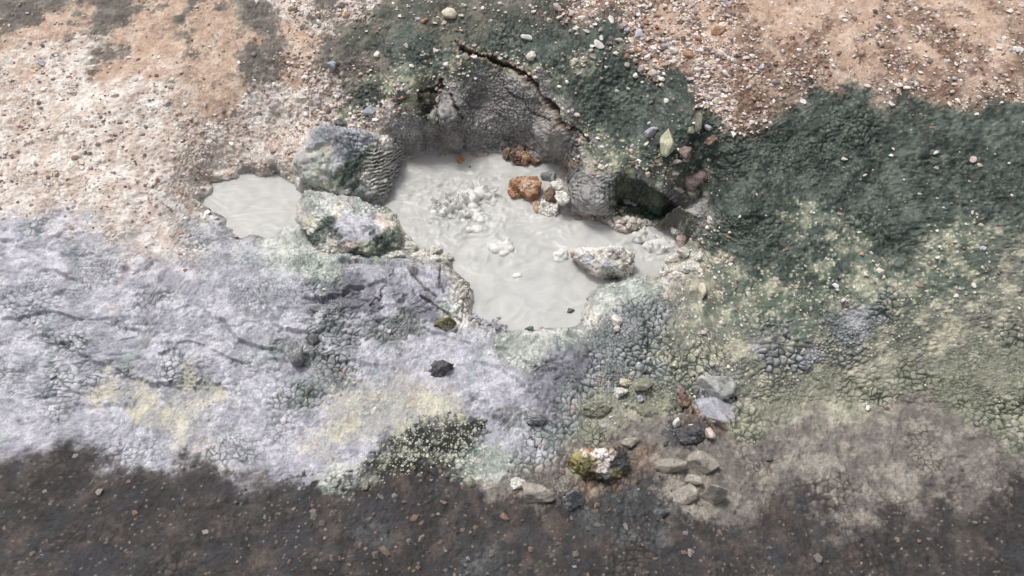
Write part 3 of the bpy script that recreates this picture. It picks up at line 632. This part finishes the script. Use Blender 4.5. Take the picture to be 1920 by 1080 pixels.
S(970,290,32,33,'brown','largest brown boulder of the cluster under the wall','stone','stone',gw,nz=.2,pit=.014,sub=5)
S(988,296,22,24,'orange','tan stone right of the largest brown boulder under the wall','stone','stone',gw,nz=.2,pit=.012)
S(1003,303,24,16,'brown','low brown stone at the right end of the cluster under the wall','stone','stone',gw,nz=.2,pit=.012)
S(978,304,26,16,'brown','half sunken brown stone in front of the largest boulder under the wall','stone','stone',gw,nz=.2,pit=.012)
go='rusty pebbles along the back shore of the mud'
for x,y,w,h,l in [(860,298,14,22,'tall rusty pebble standing in the mud under the wall'),(866,303,12,12,'low brown pebble touching the tall rusty pebble'),(830,293,14,10,'small rusty pebble, leftmost of those along the back shore'),(888,292,18,10,'flat rusty pebble under the middle of the wall'),(910,290,13,13,'round rusty pebble with a pale cap under the wall'),(882,314,14,8,'rusty pebble farthest out in the mud from the wall')]:
    S(x,y,w,h,'rust' if w!=13 else 'orange',l,'pebble','pebble',go,nz=.18,sink=.35,z=-.005)
gc='crumbled white rocks on the left shore'
for x,y,w,h,l in [(816,470,30,28,'blocky cream rock standing upright on the left shore'),(808,455,12,8,'small cap stone on top of the blocky cream rock'),(838,481,26,16,'cream stone pointing out into the mud'),(820,486,44,14,'long low cream rock below the blocky one'),(790,480,40,16,'low cream rock left of the blocky one'),(768,462,34,20,'cream and green crusted rock beside the flat topped boulder'),(762,448,20,16,'small cream crumb above the crusted rock on the left shore'),(745,478,36,18,'white crusted rock under the dark green flank of the boulder')]:
    S(x,y,w,h,'crusty',l,'rock','rock',gc,nz=.26,pit=.014,facets=12)
gr_='crumbled white rocks on the right shore'
for x,y,w,h,l in [(1262,486,34,22,'pale crumbly rock with dark holes at the right tip of the pool'),(1250,508,30,24,'pale round crumbly rock below the right tip of the pool'),(1284,474,34,24,'pale crumbly rock against the right bank'),(1296,500,44,26,'broad pale green crumbly rock of the right shore'),(1272,516,40,20,'low pale crumbly rock, nearest of the right shore'),(1308,482,30,22,'cream crumbly rock, rightmost of the right shore'),(1280,448,26,30,'brownish crumbly rock at the foot of the right bank'),(1268,434,20,16,'small pink crumb under the dark green hollow')]:
    S(x,y,w,h,'crusty' if x!=1280 else 'pink',l,'rock','rock',gr_,nz=.28,pit=.014,facets=12)
gd='pinkish rubble below the dark green hollow'
rg=np.random.RandomState(3)
for i in range(16):
    x=1142+rg.rand()*66; y=402+rg.rand()*26+(x-1142)*.12
    S(x,y,8+rg.rand()*14,7+rg.rand()*9,['pink','crusty','bed','pink'][i%4],['small pinkish rubble stone below the dark green hollow','small white crusted rubble stone below the dark green hollow','small grey brown rubble stone below the dark green hollow','small pinkish rubble stone below the dark green hollow'][i%4],'stone','stone',gd,nz=.22,sub=3,facets=12)
for x,y,w,h in [(1176,377,16,11),(1188,383,14,9),(1170,390,14,8)]: S(x,y,w,h,'grey','grey ring like pebble on the left wall of the green hollow','pebble','pebble','grey pebbles inside the green hollow',nz=.1,sub=3)
gp='small grey pebbles along the front shore'
for i in range(26):
    t=rg.rand(); x=880+t*70; y=594+t*24+rg.randn()*4
    S(x,y,5+rg.rand()*8,4+rg.rand()*6,'grey' if i%3 else 'lilac','small grey pebble in the string along the front shore of the mud' if i%3 else 'small lilac pebble in the string along the front shore of the mud','pebble','pebble',gp,nz=.15,sub=3)
for x,y,w,h,l in [(1096,413,18,9,'flat grey pebble at the waterline under the grey bank'),(1112,408,12,10,'brown pebble under the grey bank'),(1085,408,16,10,'dark pebble left of the flat grey pebble under the bank')]:
    S(x,y,w,h,'blue' if x==1096 else 'brown',l,'pebble','pebble','pebbles at the waterline under the grey bank',nz=.15,sub=3)
one=[(833,608,46,36,'mossy','mossy brown and green stone on the grey shore below the lilac ledge','stone',.016),(852,618,14,12,'grey','small grey pebble at the right of the mossy stone','pebble',0),
(824,693,54,34,'dark','dark grey jagged stone alone on the lilac ground','stone',.016),(586,638,26,20,'dark','smooth dark grey pebble near the left edge on pale ground','pebble',0),
(590,577,24,13,'grey','thin grey flake of rock above the smooth dark pebble','stone',0),(556,668,28,44,'grey','grey stone cut by the left edge of the view','stone',.014),
(694,208,27,20,'blue','pale blue grey stone on tan soil above the domed boulder','stone',0),(638,231,24,16,'dark','dark pebble resting on top of the domed boulder','pebble',0),
(622,122,17,16,'blue','bluish grey stone on the dark soil at the upper left','stone',0),(624,362,18,20,'green','dark green oval pebble at the foot of the domed boulder','pebble',0),
(865,783,15,17,'yellow','round yellow pebble beside the black moss patch','pebble',0),(1157,603,22,20,'crusty','white angular stone on the cracked grey plates','stone',0),(1156,616,14,12,'pink','small peach stone under the white angular stone','stone',0),
(1250,268,27,48,'yellow','tall pale yellow slab standing on the dark green bank','stone',0),(1286,288,30,26,'purple','purple brown angular stone right of the pale yellow slab','stone',0),
(1311,231,13,36,'olive','upright leaf shaped olive flake on the dark bank','stone',0),(1296,246,13,15,'olive','small olive block left of the leaf shaped flake','stone',0),
(1214,325,10,12,'cream','small cream pebble above the green hollow','pebble',0),(1304,337,40,38,'purple','flat dull purple rock in the dark green bank','rock',0),(1300,362,24,24,'olive','dull olive rock below the flat purple rock','rock',0),
(1268,302,22,10,'white','small white stones below the purple brown stone','stone',.008),(1220,246,26,22,'lilac','lilac grey bump on the dark green bank','stone',.012),
(1335,265,24,18,'brown','rusty speckled stone on the dark bank near the right edge','stone',.01),(1327,240,14,12,'lilac','small lilac stone above the rusty speckled stone','stone',0),(1318,545,14,28,'cream','narrow cream stone on the speckled right slope','stone',0),
(1342,724,72,40,'slab','pale grey green slab at the right edge of the view','rock',0),(1340,770,78,26,'slab2','pale lilac slab below the grey green one at the right edge','rock',0),
(1205,722,36,24,'olive','rounded olive grey stone in the yellowish plates','stone',0),(1200,748,14,12,'blue','small round blue grey pebble on the yellowish plates','pebble',0),(1165,737,28,22,'crusty','white stone with a black notch on the yellowish plates','stone',.012),(1173,718,24,14,'cream','peach coloured stone above the white notched stone','stone',.01),
(1283,752,24,22,'brown','rusty ringed stone near the right edge','stone',.012),(1276,732,18,18,'purple','dark purple stone above the rusty ringed stone','stone',0),(1268,792,14,19,'white','bright white pebble at the head of the wet brown ground','pebble',0),(1296,800,12,9,'cream','small cream pebble on the dark rock','pebble',0),(1332,814,18,22,'pink','peach coloured pebble right of the dark rock','pebble',0),
(1290,816,66,36,'dark','dark wet rock with pale pebbles on it near the right edge','rock',.02),(1282,930,56,28,'bed','pale pointed stone under shallow water near the right edge','stone',0),(1336,932,48,54,'bed','round pale stone with an olive foot under shallow water','stone',0),(1078,942,50,46,'grey','speckled grey stone half under water below the mossy rock','stone',.014),
(1255,872,58,34,'bed','broad flat brown stone under shallow water beside the dark rock','stone',0),(1318,866,62,36,'bed','wide pale brown slab under shallow water near the right edge','stone',0),(1010,925,60,30,'bed','flat pale brown stone at the stream edge left of the speckled grey stone','stone',0),(1240,965,30,20,'dark','dark stone deep in the stream below the pale slabs','stone',0),(1300,900,34,20,'bed','small pale brown stone between the slabs under water','stone',0),(972,905,34,22,'crusty','whitish crumbly stone at the stream edge','stone',.01),(1182,830,34,20,'bed','grey brown flat stone right of the mossy rock','stone',0),
(880,904,24,20,'olive','pale olive oval stone at the stream edge','stone',0),(684,912,15,14,'olive','small pale square stone at the stream edge','stone',0),(1070,583,16,11,'dark','small dark stone in the mud by the right front shore','stone',.01),(992,616,18,8,'green','dark green fragment at the front tip of the mud','stone',.008),
(1120,768,60,28,'olive','olive grey cracked lump above the mossy rock','stone',.018),(1000,784,52,34,'grey','dark grey ledge stone on the lilac slope','rock',.018),(935,598,10,8,'grey','tiny dark grey stone on the front shore','pebble',0),
(842,26,27,20,'cream','cream angular stone at the top of the green slope','stone',0),(995,105,19,17,'white','round white streaked stone on the green slope above the crack','stone',.006),(836,122,11,10,'white','small white pebble above the pool wall','pebble',0),(820,186,9,12,'cream','small cream stone inside the dark notch of the wall','pebble',0),
(865,30,10,8,'cream','tiny cream pebble right of the cream angular stone','pebble',0)]
for x,y,w,h,c,l,ca,pt in one:
    big = w>45; dp = .62 if big else (min(h/w,2.6)*1.05 if h>w*1.3 else None)
    S(x,y,w,h,c,l,ca,ca,nz=.22 if pt else .10,pit=pt,sub=5 if big else 4,facets=9,soft=40,deep=dp,sink=.46 if big else .3,rot=-14 if x>1300 and w>60 else 0)

# feather caught on the bank
p,_n=hit(1067,338); q=np.array(unproj(1086,316,p[2]+.035)); base=np.array(unproj(1064,341,p[2]+.004))
M_F,n_,N_,L_,b_=new_mat('feather_dark'); b_.inputs['Base Color'].default_value=(.035,.045,.06,1); b_.inputs['Roughness'].default_value=.5
ax=q-base; L0=np.linalg.norm(ax); ax/=L0; sd_=np.cross(ax,(0,-.5,.8)); sd_/=np.linalg.norm(sd_); up=np.cross(sd_,ax)
fe=link('feather',None,loc=[float(k) for k in base],label='dark slate feather caught upright on the pale green bank',category='feather')
NV=[];m=28
for i in range(m):
    t=i/(m-1); w=.018*math.sin(math.pi*min(1,t*.9+.12))**.6*(1 if t<.93 else .6)
    for j in range(7):
        u=j/3-1; NV.append(ax*L0*(t+.05*abs(u))+sd_*w*u*(1+.12*math.sin(i*2.4))+up*(-.004*abs(u)+.010*math.sin(t*2.2)))
me=make_mesh('vane',NV,grid_faces(m,7),mat=M_F); va=link('vane',me,parent=fe); so=va.modifiers.new('t','SOLIDIFY'); so.thickness=.0012
RV=[]
for i in range(m):
    t=i/(m-1)
    for j in range(6):
        a=j/6*6.283; r=.0016*(1-.7*t); RV.append(ax*L0*(t*1.02-.08)+sd_*r*math.cos(a)+up*(r*math.sin(a)+.001+.010*math.sin(t*2.2)))
f=[]
for i in range(m-1):
    for j in range(6): f.append([i*6+j,i*6+(j+1)%6,(i+1)*6+(j+1)%6,(i+1)*6+j])
link('shaft',make_mesh('shaft',RV,f,mat=M_F),parent=fe)

# ------------------------------------------------------------------ chips of stone, each one an object
CHT=['white','cream','pink','lilac','pink','bed','purple']
CHM={}
for t in set(CHT+['orange','blue','olive','rust','bed']):
    for k in range(6):
        V,Fc=stone_shape(2 if k%2 else 3,500+k*7+len(t),7+k,18,.06); V=V*np.float32([1,.72,.5])
        CHM[t,k]=make_mesh('stone_chip',V,Fc,tint(V,t,k+3,.9),np.full(len(V),.8),M_ROCK,smooth=False)
NM=dict(white='white',cream='cream',pink='pinkish',lilac='lilac grey',orange='peach coloured',purple='dull purple',blue='blue grey',olive='olive',rust='rusty',bed='grey brown')
def where(x,y):
    if y>880: return 'under the shallow stream'
    if x>1100 and y<165 and y<(x-1050)*.75: return 'on the brown gravel slope at the upper right'
    if x>1040 and y<330: return 'on the dark green bank right of the wall crack'
    if x<740 and y<230: return 'on the tan soil at the upper left'
    if y<330: return 'on the green slope above the pool wall'
    if x<560: return 'on the ground around the smaller mud pool'
    return 'on the pale cracked ground in front of the pool' if y>500 else 'on the bank beside the pool'
nch=0
def chip(x,y,w,t,flat=.5,rot=None):
    global nch
    if nch>=298: return
    p,nr=hit(x,y); d=np.linalg.norm(p-np.array((0,0,CAMH))); s=w/2*d/F
    if p[2]<.01 and y<600: return
    o=link('stone_chip',CHM[t,random.randrange(6)],loc=[float(k) for k in (p+np.array((0,0,s*.18)))],
        label='%s%s angular stone chip %s'%('larger ' if w>13 else 'small ',NM[t],where(x,y)),category='stone chip',group='stone chips '+where(x,y))
    o.scale=(s,s*random.uniform(.85,1.25),s*random.uniform(.8,1.3)); o.rotation_euler=(random.gauss(0,.35),random.gauss(0,.35),random.uniform(0,6.28) if rot is None else rot)
    nch+=1
for x,y,w,t in [(1044,13,19,'pink'),(1091,35,15,'white'),(1030,39,13,'cream'),(984,70,20,'white'),(1122,83,22,'white'),(1126,70,12,'white'),(1147,39,16,'white'),(1194,65,19,'lilac'),(1182,76,13,'cream'),(1160,73,15,'pink'),(1098,59,13,'pink'),(1154,100,14,'cream'),(1213,108,16,'white'),(1264,94,21,'white'),(1189,143,13,'white'),(1241,148,15,'white'),(1241,158,13,'cream'),(1205,155,7,'white'),(1223,138,20,'pink'),(1360,138,13,'white'),(1340,180,18,'pink'),(1250,187,12,'white'),(1345,59,26,'orange'),(1303,42,11,'blue'),(1295,149,15,'pink'),(1112,107,18,'olive'),(1070,59,13,'cream'),(1106,45,11,'pink'),(1047,31,12,'cream'),(1185,45,9,'white'),(1210,42,13,'orange'),(1168,6,13,'cream'),(1207,11,14,'cream'),(1174,122,9,'pink'),(1140,79,12,'purple'),(1193,93,12,'orange'),(1188,115,13,'purple'),(1174,104,12,'orange'),(1337,124,16,'pink'),(1281,107,11,'cream'),(1177,167,10,'cream'),(1002,145,12,'white'),(637,7,20,'pink'),(597,41,12,'white'),(608,50,12,'pink'),(586,66,14,'pink'),(797,37,14,'orange'),(818,44,8,'cream'),(918,39,6,'white'),(867,8,10,'cream'),(645,28,13,'orange'),(712,5,12,'pink'),(1240,120,16,'orange'),(1290,100,22,'orange'),(1310,75,16,'orange'),(1350,100,14,'pink'),(1325,140,14,'orange'),(575,215,12,'white'),(562,180,14,'white'),(612,205,14,'dark' if False else 'purple'),(668,210,10,'cream'),(1300,230,8,'white')]:
    chip(x,y,w,t)
rg=np.random.RandomState(11); CT_={'tan':1,'sand':.35,'pale':.6,'mgreen':.35,'dgreen':.09,'ogreen':.12,'speck':.25,'olive':.2,'crust':.1,'lilac':.03,'cream':.2,'plate':.05}
tries=0
while nch<298 and tries<30000:
    tries+=1
    core=rg.rand()<.75; x=rg.uniform(558,1362) if core else rg.uniform(-150,2070); y=rg.uniform(0,1075)
    j,i=int((y-GY0)/GS),int((x-GX0)/GS); hit(x,y); w_=GZ['W'][GZ['k']]; pr=sum(w_[CI[n]]*v for n,v in CT_.items())*(.3+GZ['cl'][GZ['k']])
    if core and x>1050 and y<175: pr*=2.2
    if rg.rand()>pr: continue
    u=w_.argmax(); t='bed' if CN[u]=='bed' else CHT[rg.randint(7)]
    chip(x,y,((9 if x>1040 and y<200 else 7) if core else 6)+8*rg.rand()**2,t)

# ------------------------------------------------------------------ gravel (nobody could count it)
rg=np.random.RandomState(5)
def gravel(name,n,dens,sizes,cols,label):
    iv,jf=ICO[1]; VV=[];CCc=[];FF=[];k=0;tr_=0
    while k<n and tr_<n*60:
        tr_+=1
        x=rg.uniform(540,1380) if rg.rand()<.6 else rg.uniform(-180,2100); y=rg.uniform(-20,1080)
        p,nr=hit(x,y); w_=GZ['W'][GZ['k']]; cl=GZ['cl'][GZ['k']]
        if rg.rand()>sum(w_[CI[a]]*b for a,b in dens.items())*(.22+.9*cl): continue
        if min(abs(p[2]),1)<.012 and 290<y<620: continue
        s=rg.uniform(*sizes)*(.55+1.1*rg.rand()**3)
        V=iv*(1+.35*rg.randn(len(iv),1)).clip(.5,1.5)*np.array([s*(.8+.5*rg.rand()),s*(.7+.4*rg.rand()),s*.6]); a=rg.rand()*6.28; c_,s_=math.cos(a),math.sin(a)
        V=V@np.array([[c_,s_,0],[-s_,c_,0],[0,0,1]])+p+nr*s*.08
        VV.append(V);FF.append(jf+12*k);c=np.array(cols[rg.randint(len(cols))])*rg.uniform(.75,1.15);CCc.append(np.tile(c,(12,1)));k+=1
    if k: link(name,make_mesh(name,np.vstack(VV),np.vstack(FF),np.clip(np.vstack(CCc),0,.85),np.full(12*k,.85),M_ROCK,smooth=False),kind='stuff',label=label)
gravel('gravel',14000,dict(tan=1,sand=.25,pale=.38,mgreen=.13,dgreen=.012,ogreen=.04,dbrown=.07),(.003,.0105),[(.74,.66,.60),(.80,.76,.72),(.60,.45,.36),(.42,.29,.22),(.26,.16,.12),(.70,.58,.50),(.22,.18,.16),(.55,.49,.49),(.78,.70,.66)],'fine brown, peach and white gravel on the upper slopes')
gravel('grit',3800,dict(speck=.8,cream=.7,crust=.25,olive=.3,yellow=.3,moss=.8,plate=.05,lilac=.04),(.002,.005),[(.62,.60,.52),(.70,.66,.54),(.48,.48,.46),(.40,.40,.43),(.55,.52,.38)],'fine pale grit on the ground by the pool')
gravel('stream_pebbles',380,dict(bed=.7,bedk=.5,bedp=.25),(.005,.013),[(.20,.15,.12),(.14,.12,.115),(.19,.13,.105),(.25,.225,.20),(.075,.07,.075),(.15,.14,.13)],'small brown, grey and cream pebbles on the stream bed')
